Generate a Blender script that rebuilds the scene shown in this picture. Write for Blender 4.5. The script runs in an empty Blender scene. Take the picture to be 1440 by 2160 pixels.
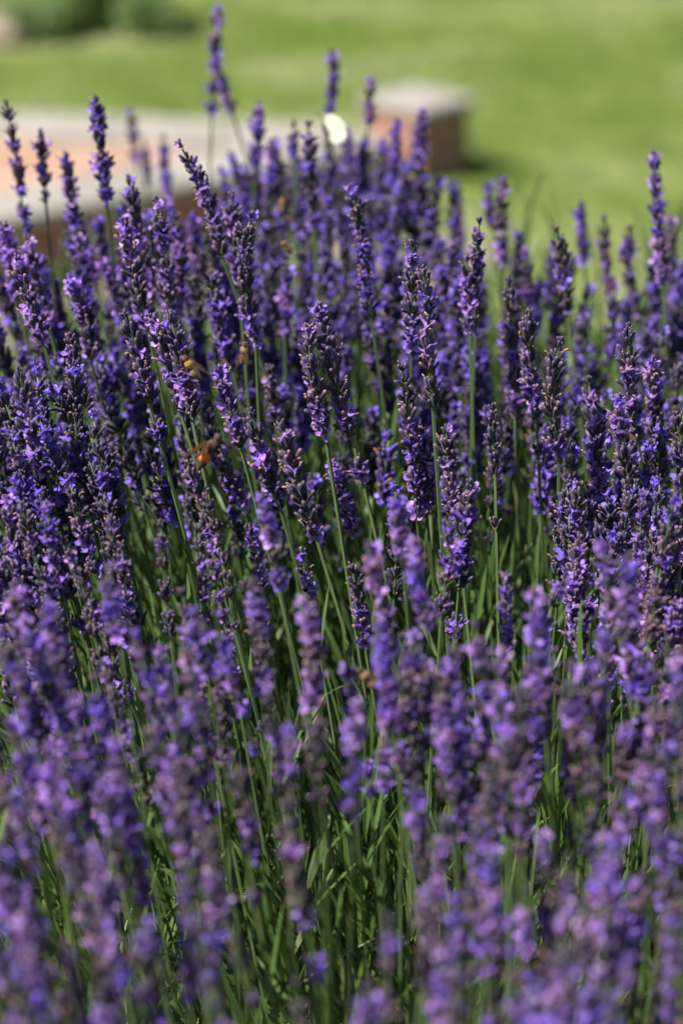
import bpy, math, random
import numpy as np
from mathutils import Vector, Matrix, Quaternion, Euler

rnd = random.Random(11)
sc = bpy.context.scene
col = sc.collection

# ------------------------------------------------------------------ camera
PITCH = math.radians(23.0)
CAM = Vector((0.0, 0.0, 1.0))
FPX = 5100.0                                   # focal length in photograph pixels (85 mm on 36 mm height)
cam = bpy.data.cameras.new('camera')
cam.sensor_fit = 'VERTICAL'; cam.sensor_height = 36.0; cam.sensor_width = 24.0; cam.lens = 85.0
cam.clip_start = 0.02; cam.clip_end = 2000.0
cam.dof.use_dof = True; cam.dof.focus_distance = 1.0; cam.dof.aperture_fstop = 6.9
camo = bpy.data.objects.new('camera', cam); col.objects.link(camo)
camo.location = CAM; camo.rotation_euler = (math.pi/2 - PITCH, 0, 0)
sc.camera = camo
FWD = Vector((0, math.cos(PITCH), -math.sin(PITCH)))
UP = Vector((0, math.sin(PITCH), math.cos(PITCH)))
RIGHT = Vector((1, 0, 0))
def at(px, py, d):
    """world point seen at photograph pixel px, py at depth d"""
    return CAM + d*(FWD + RIGHT*((px-720)/FPX) + UP*((1080-py)/FPX))
def on_level(px, py, z):
    r = FWD + RIGHT*((px-720)/FPX) + UP*((1080-py)/FPX)
    return CAM + r*((z-CAM.z)/r.z)

# ------------------------------------------------------------------ sky, sun, exposure
ELEV = math.radians(52.0)
sdir = Vector((-0.90*math.cos(ELEV), -0.42*math.cos(ELEV), math.sin(ELEV))).normalized()
world = bpy.data.worlds.new('World'); sc.world = world; world.use_nodes = True
wn = world.node_tree.nodes; wl = world.node_tree.links
for n in list(wn): wn.remove(n)
sky = wn.new('ShaderNodeTexSky'); sky.sky_type = 'NISHITA'; sky.sun_disc = False
sky.sun_elevation = ELEV; sky.sun_rotation = math.atan2(sdir.x, sdir.y)
bg = wn.new('ShaderNodeBackground'); bg.inputs[1].default_value = 0.055
wo = wn.new('ShaderNodeOutputWorld')
wl.new(sky.outputs[0], bg.inputs[0]); wl.new(bg.outputs[0], wo.inputs[0])
sun = bpy.data.lights.new('sun', 'SUN'); sun.energy = 5.0; sun.angle = math.radians(0.5); sun.color = (1.0, 0.95, 0.87)
suno = bpy.data.objects.new('sun', sun); col.objects.link(suno)
suno.rotation_euler = sdir.to_track_quat('Z', 'Y').to_euler(); suno.location = (-4, -2, 6)
sc.view_settings.view_transform = 'Standard'; sc.view_settings.look = 'None'
sc.view_settings.exposure = 0.92; sc.view_settings.gamma = 1.0; sc.view_settings.use_curve_mapping = False
sc.render.engine = 'CYCLES'
sc.cycles.use_denoising = True
sc.cycles.max_bounces = 6; sc.cycles.diffuse_bounces = 3; sc.cycles.transmission_bounces = 4
sc.cycles.sample_clamp_indirect = 4.0

# ------------------------------------------------------------------ materials
def mat(name):
    m = bpy.data.materials.new(name); m.use_nodes = True
    nt = m.node_tree; b = nt.nodes['Principled BSDF']
    return m, nt, b
def ramp(nt, stops, src):
    r = nt.nodes.new('ShaderNodeValToRGB')
    e = r.color_ramp.elements
    while len(e) < len(stops): e.new(0.5)
    for k, (p, c) in enumerate(stops):
        e[k].position = p; e[k].color = (*c, 1)
    nt.links.new(src, r.inputs[0]); return r.outputs[0]
def noise(nt, scale, detail=4, coord='Object', rough=0.55):
    tc = nt.nodes.new('ShaderNodeTexCoord'); n = nt.nodes.new('ShaderNodeTexNoise')
    n.inputs['Scale'].default_value = scale; n.inputs['Detail'].default_value = detail; n.inputs['Roughness'].default_value = rough
    nt.links.new(tc.outputs[coord], n.inputs['Vector']); return n.outputs['Fac']
def mixc(nt, fac, a, b, mode='MIX'):
    m = nt.nodes.new('ShaderNodeMix'); m.data_type = 'RGBA'; m.blend_type = mode
    for s, v in ((m.inputs[0], fac), (m.inputs[6], a), (m.inputs[7], b)):
        if hasattr(v, 'is_output'): nt.links.new(v, s)
        elif isinstance(v, tuple): s.default_value = (*v, 1)
        else: s.default_value = v
    return m.outputs[2]
def bump(nt, b, src, strength, dist=0.01):
    n = nt.nodes.new('ShaderNodeBump'); n.inputs['Strength'].default_value = strength; n.inputs['Distance'].default_value = dist
    nt.links.new(src, n.inputs['Height']); nt.links.new(n.outputs[0], b.inputs['Normal'])
def obrand(nt):
    return nt.nodes.new('ShaderNodeObjectInfo').outputs['Random']
def attr(nt, name):
    a = nt.nodes.new('ShaderNodeAttribute'); a.attribute_name = name; return a.outputs['Fac']
def translucent(m, nt, b, colour, fac):
    t = nt.nodes.new('ShaderNodeBsdfTranslucent'); x = nt.nodes.new('ShaderNodeMixShader')
    x.inputs[0].default_value = fac
    nt.links.new(colour, t.inputs[0]); nt.links.new(b.outputs[0], x.inputs[1]); nt.links.new(t.outputs[0], x.inputs[2])
    nt.links.new(x.outputs[0], nt.nodes['Material Output'].inputs['Surface'])

M = {}
# calyx: downy, grey violet, greener at the foot of each tube
m, nt, b = mat('calyx')
along = ramp(nt, [(0.0, (0.026, 0.029, 0.020)), (0.35, (0.023, 0.017, 0.030)), (0.8, (0.031, 0.019, 0.050)), (1.0, (0.120, 0.080, 0.135))], attr(nt, 'shade'))
var = ramp(nt, [(0.0, (0.70, 0.78, 0.95)), (0.45, (1.0, 0.95, 1.0)), (0.76, (1.25, 1.1, 1.05)), (1.0, (2.1, 1.6, 1.25))], obrand(nt))
c = mixc(nt, 1.0, along, var, 'MULTIPLY')
nt.links.new(c, b.inputs['Base Color']); b.inputs['Roughness'].default_value = 0.6
b.inputs['Sheen Weight'].default_value = 0.14; b.inputs['Sheen Tint'].default_value = (0.8, 0.75, 1, 1); b.inputs['Specular IOR Level'].default_value = 0.45
M['calyx'] = m
# corolla
m, nt, b = mat('corolla')
hue = ramp(nt, [(0.0, (0.235, 0.150, 0.70)), (0.35, (0.305, 0.165, 0.70)), (0.7, (0.390, 0.205, 0.69)), (1.0, (0.510, 0.310, 0.67))], obrand(nt))
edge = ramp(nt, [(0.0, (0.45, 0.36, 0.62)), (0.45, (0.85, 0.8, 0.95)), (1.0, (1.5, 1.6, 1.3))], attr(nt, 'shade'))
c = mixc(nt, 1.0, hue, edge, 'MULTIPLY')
nt.links.new(c, b.inputs['Base Color']); b.inputs['Roughness'].default_value = 0.45
b.inputs['Specular IOR Level'].default_value = 0.3
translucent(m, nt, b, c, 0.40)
M['corolla'] = m
# withered corolla
m, nt, b = mat('withered')
c = ramp(nt, [(0.0, (0.24, 0.12, 0.07)), (0.5, (0.40, 0.26, 0.18)), (1.0, (0.34, 0.22, 0.24))], obrand(nt))
nt.links.new(c, b.inputs['Base Color']); b.inputs['Roughness'].default_value = 0.7
translucent(m, nt, b, c, 0.2)
M['withered'] = m
# bract
m, nt, b = mat('bract'); b.inputs['Base Color'].default_value = (0.10, 0.062, 0.045, 1); b.inputs['Roughness'].default_value = 0.7
M['bract'] = m
# stalk
m, nt, b = mat('stalk_green')
c = mixc(nt, obrand(nt), (0.080, 0.145, 0.038), (0.145, 0.200, 0.070))
c = mixc(nt, noise(nt, 60, 2), c, (0.055, 0.090, 0.035))
nt.links.new(c, b.inputs['Base Color']); b.inputs['Roughness'].default_value = 0.5
M['stem'] = m
# leaf
m, nt, b = mat('lavender_leaf')
c = ramp(nt, [(0.0, (0.038, 0.080, 0.014)), (0.45, (0.072, 0.140, 0.028)), (0.8, (0.125, 0.195, 0.056)), (1.0, (0.25, 0.30, 0.15))], attr(nt, 'shade'))
nt.links.new(c, b.inputs['Base Color']); b.inputs['Roughness'].default_value = 0.5; b.inputs['Specular IOR Level'].default_value = 0.5
translucent(m, nt, b, c, 0.22)
M['leaf'] = m
# grass sheet and blades
m, nt, b = mat('lawn')
big = noise(nt, 0.8, 4, rough=0.6)
c = ramp(nt, [(0.36, (0.098, 0.152, 0.022)), (0.46, (0.145, 0.196, 0.042)), (0.56, (0.215, 0.248, 0.095)), (0.66, (0.30, 0.31, 0.165))], big)
fine = ramp(nt, [(0.3, (0.55, 0.6, 0.5)), (0.5, (1.0, 1.0, 1.0)), (0.7, (1.45, 1.32, 1.35))], noise(nt, 2.6, 8, rough=.75))
c = mixc(nt, 1.0, c, fine, 'MULTIPLY')
nt.links.new(c, b.inputs['Base Color']); b.inputs['Roughness'].default_value = 0.85; b.inputs['Specular IOR Level'].default_value = 0.15
bump(nt, b, noise(nt, 90, 5), 0.6, 0.02)
M['lawn'] = m
m, nt, b = mat('grass_blade')
c = ramp(nt, [(0.0, (0.09, 0.155, 0.022)), (0.6, (0.175, 0.235, 0.052)), (1.0, (0.32, 0.33, 0.16))], attr(nt, 'shade'))
nt.links.new(c, b.inputs['Base Color']); b.inputs['Roughness'].default_value = 0.6
translucent(m, nt, b, c, 0.3)
M['grass'] = m
m, nt, b = mat('soil')
c = ramp(nt, [(0.3, (0.045, 0.033, 0.022)), (0.7, (0.12, 0.09, 0.06))], noise(nt, 30, 8))
nt.links.new(c, b.inputs['Base Color']); b.inputs['Roughness'].default_value = 0.95
bump(nt, b, noise(nt, 60, 8), 1.0, 0.02)
M['soil'] = m
# masonry
m, nt, b = mat('brick')
c = ramp(nt, [(0.0, (0.25, 0.075, 0.040)), (0.5, (0.32, 0.11, 0.062)), (1.0, (0.37, 0.16, 0.10))], obrand(nt))
c = mixc(nt, ramp(nt, [(0.4, (0, 0, 0)), (0.7, (0.5, 0.5, 0.5))], noise(nt, 35, 6)), c, (0.45, 0.32, 0.25))
nt.links.new(c, b.inputs['Base Color']); b.inputs['Roughness'].default_value = 0.9
bump(nt, b, noise(nt, 150, 6), 0.5, 0.004)
M['brick'] = m
m, nt, b = mat('mortar'); b.inputs['Roughness'].default_value = 0.95
c = ramp(nt, [(0.3, (0.36, 0.33, 0.29)), (0.7, (0.46, 0.43, 0.38))], noise(nt, 40, 5)); nt.links.new(c, b.inputs['Base Color'])
M['mortar'] = m
m, nt, b = mat('coping_stone')
c = mixc(nt, obrand(nt), (0.27, 0.25, 0.22), (0.33, 0.305, 0.27))
c = mixc(nt, ramp(nt, [(0.45, (0, 0, 0)), (0.7, (0.6, 0.6, 0.6))], noise(nt, 9, 7)), c, (0.23, 0.21, 0.175))
nt.links.new(c, b.inputs['Base Color']); b.inputs['Roughness'].default_value = 0.85
bump(nt, b, noise(nt, 90, 6), 0.4, 0.004)
M['coping'] = m
m, nt, b = mat('paving')
c = ramp(nt, [(0.0, (0.36, 0.20, 0.135)), (1.0, (0.44, 0.28, 0.205))], obrand(nt))
nt.links.new(c, b.inputs['Base Color']); b.inputs['Roughness'].default_value = 0.9
M['paving'] = m
m, nt, b = mat('gravel')
c = ramp(nt, [(0.3, (0.20, 0.165, 0.125)), (0.7, (0.34, 0.30, 0.24))], noise(nt, 60, 8))
nt.links.new(c, b.inputs['Base Color']); b.inputs['Roughness'].default_value = 0.95; bump(nt, b, noise(nt, 90, 6), 1.0, 0.01)
M['gravel'] = m
# insects
m, nt, b = mat('bee_fur')
a = nt.nodes.new('ShaderNodeAttribute'); a.attribute_name = 'tint'
c = mixc(nt, 1.0, a.outputs['Color'], ramp(nt, [(0.3, (0.6, 0.6, 0.6)), (0.7, (1.25, 1.25, 1.25))], noise(nt, 1400, 3)), 'MULTIPLY')
nt.links.new(c, b.inputs['Base Color']); b.inputs['Roughness'].default_value = 0.75; b.inputs['Sheen Weight'].default_value = 0.12
M['bee'] = m
m, nt, b = mat('insect_leg'); b.inputs['Base Color'].default_value = (0.025, 0.015, 0.01, 1); b.inputs['Roughness'].default_value = 0.4
M['leg'] = m
def wing_mat(name, colour, alpha):
    m, nt, b = mat(name); b.inputs['Base Color'].default_value = (*colour, 1); b.inputs['Roughness'].default_value = 0.5; b.inputs['Specular IOR Level'].default_value = 0.15
    b.inputs['Alpha'].default_value = alpha
    return m
M['bee_wing'] = wing_mat('bee_wing', (0.10, 0.065, 0.035), 0.35)
M['brown_wing'] = wing_mat('brown_wing', (0.050, 0.014, 0.004), 0.75)
m, nt, b = mat('butterfly_wing')
c = ramp(nt, [(0.3, (0.70, 0.72, 0.58)), (0.7, (0.78, 0.79, 0.67))], noise(nt, 200, 3))
nt.links.new(c, b.inputs['Base Color']); b.inputs['Roughness'].default_value = 0.6
translucent(m, nt, b, c, 0.35)
M['butterfly'] = m
m, nt, b = mat('butterfly_body'); b.inputs['Base Color'].default_value = (0.10, 0.09, 0.08, 1); b.inputs['Roughness'].default_value = 0.8
M['butterfly_body'] = m
# shrubs
def leafmat(name, stops):
    m, nt, b = mat(name); c = ramp(nt, stops, attr(nt, 'shade'))
    nt.links.new(c, b.inputs['Base Color']); b.inputs['Roughness'].default_value = 0.55
    translucent(m, nt, b, c, 0.4); return m
M['dark_shrub'] = leafmat('dark_shrub_leaf', [(0.0, (0.06, 0.12, 0.02)), (0.6, (0.11, 0.20, 0.04)), (1.0, (0.18, 0.27, 0.07))])
M['silver_shrub'] = leafmat('silver_shrub_leaf', [(0.0, (0.20, 0.31, 0.10)), (0.6, (0.28, 0.39, 0.15)), (1.0, (0.38, 0.46, 0.22))])
m, nt, b = mat('bark'); b.inputs['Base Color'].default_value = (0.09, 0.065, 0.045, 1); b.inputs['Roughness'].default_value = 0.9
M['bark'] = m
m, nt, b = mat('stone')
c = ramp(nt, [(0.3, (0.34, 0.25, 0.19)), (0.7, (0.46, 0.36, 0.29))], noise(nt, 6, 6)); nt.links.new(c, b.inputs['Base Color'])
b.inputs['Roughness'].default_value = 0.9; bump(nt, b, noise(nt, 14, 6), 0.7, 0.03)
M['stone'] = m

# ------------------------------------------------------------------ mesh helpers
class MB:
    """collects faces of ONE mesh: vertices, polygons, material index, a float per vertex"""
    def __init__(s): s.v = []; s.f = []; s.mi = []; s.a = []
    def vert(s, p, a=0.0): s.v.append(tuple(p)); s.a.append(a); return len(s.v)-1
    def face(s, idx, m=0): s.f.append(tuple(idx)); s.mi.append(m)
    def tube(s, pts, radii, sides, m=0, shade=None, cap=True, spin=0.0):
        rings = []
        n = len(pts)
        ref = None
        for k, p in enumerate(pts):
            t = (pts[min(k+1, n-1)] - pts[max(k-1, 0)])
            t = t.normalized() if t.length > 1e-9 else Vector((0, 0, 1))
            if ref is None:
                ref = t.orthogonal().normalized()
            ref = (ref - t*ref.dot(t)).normalized()
            bi = t.cross(ref)
            ring = []
            for j in range(sides):
                an = spin + 2*math.pi*j/sides
                ring.append(s.vert(p + (ref*math.cos(an) + bi*math.sin(an))*radii[k], shade[k] if shade else 0.0))
            rings.append(ring)
        for k in range(n-1):
            for j in range(sides):
                s.face((rings[k][j], rings[k][(j+1) % sides], rings[k+1][(j+1) % sides], rings[k+1][j]), m)
        if cap:
            s.face(tuple(rings[-1]), m); s.face(tuple(reversed(rings[0])), m)
        return rings
    def mesh(s, name, mats, smooth=True, attr_name='shade'):
        me = bpy.data.meshes.new(name); me.from_pydata(s.v, [], s.f)
        for x in mats: me.materials.append(x)
        me.polygons.foreach_set('material_index', s.mi)
        if smooth: me.polygons.foreach_set('use_smooth', [True]*len(s.f))
        at_ = me.attributes.new(attr_name, 'FLOAT', 'POINT'); at_.data.foreach_set('value', s.a)
        me.update(); return me
def link(name, data, parent=None, loc=(0, 0, 0), rot=None, scale=None):
    o = bpy.data.objects.new(name, data); col.objects.link(o)
    if parent is not None: o.parent = parent
    o.location = loc
    if rot is not None:
        o.rotation_mode = 'QUATERNION'; o.rotation_quaternion = rot
    if scale is not None: o.scale = scale if isinstance(scale, (tuple, list)) else (scale,)*3
    return o
def tag(o, label=None, cat=None, group=None, kind=None):
    if label: o['label'] = label
    if cat: o['category'] = cat
    if group: o['group'] = group
    if kind: o['kind'] = kind
    return o
def big_mesh(name, verts, faces, mats, shade=None, smooth=False):
    """numpy arrays to a mesh; faces all of one size"""
    me = bpy.data.meshes.new(name)
    nv = len(verts); nf, k = faces.shape
    me.vertices.add(nv); me.vertices.foreach_set('co', np.asarray(verts, dtype=np.float32).ravel())
    me.loops.add(nf*k); me.loops.foreach_set('vertex_index', np.asarray(faces, dtype=np.int32).ravel())
    me.polygons.add(nf); me.polygons.foreach_set('loop_start', np.arange(0, nf*k, k, dtype=np.int32))
    if smooth: me.polygons.foreach_set('use_smooth', np.ones(nf, dtype=bool))
    for x in mats: me.materials.append(x)
    if shade is not None:
        a = me.attributes.new('shade', 'FLOAT', 'POINT'); a.data.foreach_set('value', np.asarray(shade, dtype=np.float32))
    me.update(calc_edges=True); me.validate(); return me

# ------------------------------------------------------------------ the ground
LAWN_Z = -1.6
def sstep(a, b, x):
    t = min(1, max(0, (x-a)/(b-a))); return t*t*(3-2*t)
def ground_z(x, y):
    z = LAWN_Z*sstep(1.75, 5.2, y)
    far = sstep(6, 11, y)
    z += far*(0.05*math.sin(0.9*x+0.5*y) + 0.05*math.sin(0.75*y+0.4*x+1.0))*sstep(10.6, 12.5, y)
    z += 0.0*math.sin(2.1*x+1.3*y)*sstep(2.5, 4, y)*(1-sstep(7, 8, y))
    return z
xs = np.concatenate([np.linspace(-300, -10, 16)[:-1], np.linspace(-10, 10, 61), np.linspace(10, 300, 16)[1:]])
ys = np.concatenate([np.linspace(-200, -4, 12)[:-1], np.linspace(-4, 24, 113), np.linspace(24, 500, 20)[1:]])
V = [(x, y, ground_z(x, y)) for y in ys for x in xs]
nx = len(xs)
F = np.array([(j*nx+i, j*nx+i+1, (j+1)*nx+i+1, (j+1)*nx+i) for j in range(len(ys)-1) for i in range(nx-1)])
tag(link('lawn', big_mesh('lawn', np.array(V), F, [M['lawn']], smooth=True)), 'green lawn with dry yellowish patches sloping away behind the lavender', kind='structure')
xs = np.linspace(-2.2, 2.2, 45); ys = np.linspace(-0.6, 1.95, 27); nx = len(xs)
V = []
for j, y in enumerate(ys):
    for i, x in enumerate(xs):
        e = min(1.0, (2.2-abs(x))/0.3, (1.95-y)/0.2+0.0, (y+0.6)/0.2)
        V.append((x, y, ground_z(x, y) + 0.004 + max(0, e)*(0.02+0.012*math.sin(9*x+3*y)*math.sin(7*y-2*x))))
F = np.array([(j*nx+i, j*nx+i+1, (j+1)*nx+i+1, (j+1)*nx+i) for j in range(len(ys)-1) for i in range(nx-1)])
tag(link('flower_bed_soil', big_mesh('flower_bed_soil', np.array(V), F, [M['soil']], smooth=True)), 'dark soil of the lavender bed', kind='structure')
# grass blades on the part of the lawn in view
rs = np.random.RandomState(3)
def blades(n, xr, yr, hmin, hmax, w):
    x = rs.uniform(*xr, n); y = rs.uniform(*yr, n)
    z = np.array([ground_z(a, b_) for a, b_ in zip(x, y)])
    an = rs.uniform(0, 2*np.pi, n); h = rs.uniform(hmin, hmax, n); ln = rs.uniform(0.2, 0.9, n)*h; la = rs.uniform(0, 2*np.pi, n)
    p = np.stack([x, y, z], 1); dx = np.stack([np.cos(an)*w, np.sin(an)*w, np.zeros(n)], 1)
    top = p + np.stack([np.cos(la)*ln, np.sin(la)*ln, h], 1)
    v = np.stack([p-dx, p+dx, top], 1).reshape(-1, 3)
    sh = np.repeat(np.clip(rs.normal(0.45, 0.22, n) + 0.3*np.sin(x*1.1+1.7*np.sin(y*.6))*np.sin(y*.9+.8*np.sin(x*.7)), 0, 1), 3)
    return v, np.arange(3*n).reshape(-1, 3), sh
v, f, sh = blades(60000, (-2.2, 2.6), (2.4, 16.0), 0.02, 0.05, 0.004)
tag(link('grass', big_mesh('grass', v, f, [M['grass']], sh)), 'short mown grass covering the lawn', 'grass', kind='stuff')

# ------------------------------------------------------------------ masonry: two low walls meeting at a pillar
def box_mesh(name, sx, sy, sz, mats, bev=0.004):
    """box with chamfered upright and top edges, base at z=0"""
    mb = MB(); x, y = sx/2, sy/2
    def ring(z, ins):
        a = x-ins; c_ = y-ins
        k = bev*0.7
        return [mb.vert(p) for p in ((-a+k, -c_, z), (a-k, -c_, z), (a, -c_+k, z), (a, c_-k, z), (a-k, c_, z), (-a+k, c_, z), (-a, c_-k, z), (-a, -c_+k, z))]
    r0 = ring(0, bev); r1 = ring(bev, 0); r2 = ring(sz-bev, 0); r3 = ring(sz, bev)
    for a, c_ in ((r0, r1), (r1, r2), (r2, r3)):
        for j in range(8): mb.face((a[j], a[(j+1) % 8], c_[(j+1) % 8], c_[j]))
    mb.face(r3); mb.face(tuple(reversed(r0)))
    return mb.mesh(name, mats, smooth=False)
BR = (0.200, 0.095, 0.060)
brick_me = box_mesh('brick', *BR, [M['brick']]); half_me = box_mesh('half_brick', 0.095, 0.095, 0.060, [M['brick']])
def wall(p0, p1, z0, courses, label):
    """stretcher bond brick wall two bricks thick with stone coping from p0 to p1"""
    d = Vector((p1[0]-p0[0], p1[1]-p0[1], 0)); L = d.length; ang = math.atan2(d.y, d.x)
    root = link('brick_wall', None, loc=(p0[0], p0[1], z0)); root.rotation_euler = (0, 0, ang)
    tag(root, label, 'wall', 'low brick walls with stone coping', 'thing')
    h = courses*0.072
    core = box_mesh('mortar_core', L, 0.196, h, [M['mortar']], 0.002)
    link('mortar_core', core, root, (L/2, 0, 0))
    for cs in range(courses):
        n = int(L/0.21)
        off = 0.105 if cs % 2 else 0.0
        for i in range(n+1):
            xx = 0.105 + i*0.21 + off - 0.105
            if xx < 0.09 or xx > L-0.09: continue
            for s in (-1, 1):
                o = link('brick', brick_me, root, (xx+rnd.uniform(-.002, .002), s*(0.0575+rnd.uniform(-.0015, .0025)), cs*0.072+0.006))
    n = max(1, round(L/0.45)); w = L/n
    slab = box_mesh('coping_slab', w-0.008, 0.34, 0.05, [M['coping']], 0.006)
    for i in range(n):
        link('coping_slab', slab, root, ((i+0.5)*w, rnd.uniform(-.003, .003), h+rnd.uniform(0.0005, .003)))
    return root
PZ = LAWN_Z + 0.30                                  # level of the raised paved platform
P = on_level(905, 384, LAWN_Z)                      # foot of the pillar
px_, py_ = P.x-0.045, P.y+0.17
def band(o0, o1, width, inward):
    """centre line of a wall whose OUTER coping edge runs o0-o1"""
    dv = Vector((o1.x-o0.x, o1.y-o0.y)).normalized(); nv = Vector((-dv.y, dv.x))*inward
    return dv, nv
def extend(pa, pb, x): 
    t = (x-pa.x)/(pb.x-pa.x); return Vector((x, pa.y+t*(pb.y-pa.y), 0))
na, nb = on_level(0, 466, PZ), on_level(480, 372, PZ)
ra, rb = on_level(0, 242, PZ), on_level(640, 268, PZ)
XL = -2.6
dn = (extend(na, nb, 0)-extend(na, nb, -1)).normalized(); nn = Vector((-dn.y, dn.x, 0))
dr_ = (extend(ra, rb, 0)-extend(ra, rb, -1)).normalized(); nr_ = Vector((dr_.y, -dr_.x, 0))
n0 = extend(na, nb, XL)+nn*0.17; n1 = extend(na, nb, px_-0.10)+nn*0.17
r0_ = extend(ra, rb, XL)+nr_*0.19; r1_ = extend(ra, rb, px_-0.28)+nr_*0.19
wall((n0.x, n0.y), (n1.x, n1.y), PZ-0.05-0.072*5, 5, 'low brick wall with pale coping whose shaded face turns to the lavender')
wall((r0_.x, r0_.y), (r1_.x, r1_.y), PZ-0.03-0.072*5, 5, 'low brick wall with pale coping along the far edge of the pink paving')
pav = tag(link('paved_floor', None, loc=(0, 0, PZ-0.06)), 'pale pink paving on the platform between the two low walls', kind='structure')
sl = box_mesh('paver', 0.214, 0.105, 0.05, [M['paving']], 0.003)
bed = [(n0.x, n0.y+.1), (n1.x-.05, n1.y+.08), (r1_.x-.05, r1_.y-.02), (r0_.x, r0_.y-.1)]
mb = MB(); lo = [mb.vert((x, y, -0.20)) for x, y in bed]; hi = [mb.vert((x, y, 0.035)) for x, y in bed]
mb.face(hi); mb.face(list(reversed(lo)))
for j in range(4): mb.face((lo[j], lo[(j+1) % 4], hi[(j+1) % 4], hi[j]))
link('paving_bed', mb.mesh('paving_bed', [M['mortar']], smooth=False), pav)
for j in range(40):
    for i in range(-16, 16):
        cx = -0.6 + i*0.219 + (0.11 if j % 2 else 0); cy = 6.4 + j*0.110
        if cx < XL+.1 or cx > px_-.3: continue
        yn = extend(na, nb, cx).y; yr_ = extend(ra, rb, cx).y
        if yn+.42 < cy < yr_-.40: link('paver', sl, pav, (cx, cy, rnd.uniform(0, .004)))
# gravel strip at the foot of the near wall
mb = MB()
e0 = n0-nn*0.12; e1 = n1-nn*0.12
k0 = None
for j in range(25):
    t = j/24; c_ = e0*(1-t)+e1*t
    row = []
    for q in range(6):
        p = c_ - nn*(q*0.17*(1+.1*math.sin(j*1.3)))
        row.append(mb.vert((p.x, p.y, ground_z(p.x, p.y)+0.012)))
    if k0:
        for q in range(5): mb.face((k0[q], row[q], row[q+1], k0[q+1]))
    k0 = row
tag(link('gravel_path', mb.mesh('gravel_path', [M['gravel']])), 'beige gravel strip at the foot of the shaded brick wall', kind='structure')
# the pillar
pil = tag(link('brick_pillar', None, loc=(px_, py_, LAWN_Z-0.02)), 'square brick pillar with grey capstone at the corner of the walls', 'pillar', kind='thing')
pil.rotation_euler = (0, 0, math.radians(-44))
A = 0.30
link('mortar_core', box_mesh('mortar_core', A-0.012, A-0.012, 0.288, [M['mortar']], 0.002), pil)
for cs in range(4):
    for side in range(4):
        # pinwheel bond: brick + half brick on each side
        rot = Quaternion((0, 0, 1), side*math.pi/2)
        o1 = -A/2 + 0.100; o2 = A/2 - 0.095 - 0.0525 - 0.01
        e = -A/2 + 0.0475
        for me_, xo in ((brick_me, o1), (half_me, -A/2+0.205+0.0475)):
            if me_ is half_me and cs % 2 == 1: pass
            p = rot @ Vector((xo, e + rnd.uniform(-.0015, .0015), cs*0.072+0.006))
            if me_ is half_me and xo > A/2-0.095: continue
            link('brick', me_, pil, p, rot)
link('capstone', box_mesh('capstone', A+0.05, A+0.03, 0.042, [M['coping']], 0.010), pil, (0, 0, 0.2895))

# ------------------------------------------------------------------ shrubs and stone at the far edge of the lawn
def shrub(name, loc, rx, rz, n, leafm, lsz, label, seed):
    r = random.Random(seed)
    root = tag(link(name, None, loc=loc), label, 'shrub', 'shrubs at the far edge of the lawn')
    mb = MB()
    for k in range(7):
        a = r.uniform(0, 6.28); t = Vector((math.cos(a)*rx*.5*r.random(), math.sin(a)*rx*.5*r.random(), rz*r.uniform(.6, .9)))
        mb.tube([Vector((0, 0, -0.05)), t*0.5+Vector((0.02, 0, 0)), t], [0.018, 0.012, 0.004], 5)
    link('trunk', mb.mesh('trunk', [M['bark']]), root)
    lobes = [(Vector((r.uniform(-.6, .6)*rx, r.uniform(-.6, .6)*rx, rz*r.uniform(.3, .85))), r.uniform(.3, .55)) for _ in range(14)]
    mb = MB()
    for k in range(n):
        c_, q = r.choice(lobes)
        dv = Vector((r.gauss(0, 1), r.gauss(0, 1), r.gauss(0, 1))).normalized()
        p = c_ + Vector((dv.x*rx*q, dv.y*rx*q, dv.z*rz*q))*r.uniform(.75, 1.05)
        if p.z < 0.02: continue
        ax = (dv + Vector((r.uniform(-.6, .6), r.uniform(-.6, .6), r.uniform(-.2, .8)))).normalized()
        sd = ax.cross(Vector((r.random()-.5, r.random()-.5, r.random()-.5))).normalized()
        l = lsz*r.uniform(.7, 1.3); w = l*.28; sh = r.random()
        a0 = mb.vert(p, sh); a1 = mb.vert(p+ax*l*.5+sd*w, sh); a2 = mb.vert(p+ax*l, sh); a3 = mb.vert(p+ax*l*.5-sd*w, sh)
        mb.face((a0, a1, a2, a3))
    link('crown', mb.mesh('crown', [leafm], smooth=False), root)
def gpt(px, py):
    p = on_level(px, py, LAWN_Z); return (p.x, p.y, ground_z(p.x, p.y))
shrub('silver_shrub', gpt(70, 60), 0.22, 0.20, 1300, M['silver_shrub'], 0.05, 'grey green shrub beside the pinkish stone at the lawn edge', 1)
shrub('dark_shrub', gpt(205, 32), 0.24, 0.45, 2000, M['dark_shrub'], 0.06, 'dark green shrub between the two silvery shrubs at the lawn edge', 2)
shrub('silver_shrub', gpt(312, 50), 0.14, 0.20, 900, M['silver_shrub'], 0.05, 'smallest pale silvery shrub next to open lawn', 4)
mb = MB()
r_ = random.Random(8)
for j in range(7):
    for i in range(12):
        th = math.pi*j/6; ph = 2*math.pi*i/12
        q = 1+0.12*math.sin(3*ph+j)+r_.uniform(-.06, .06)
        mb.vert((0.15*q*math.sin(th)*math.cos(ph), 0.13*q*math.sin(th)*math.sin(ph), 0.11*q*math.cos(th)+0.05))
for j in range(6):
    for i in range(12):
        mb.face((j*12+i, (j+1)*12+i, (j+1)*12+(i+1) % 12, j*12+(i+1) % 12))
tag(link('stone', mb.mesh('stone', [M['stone']]), loc=gpt(-8, 70)), 'rounded pinkish stone at the lawn edge by the shrubs', 'stone')

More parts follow.
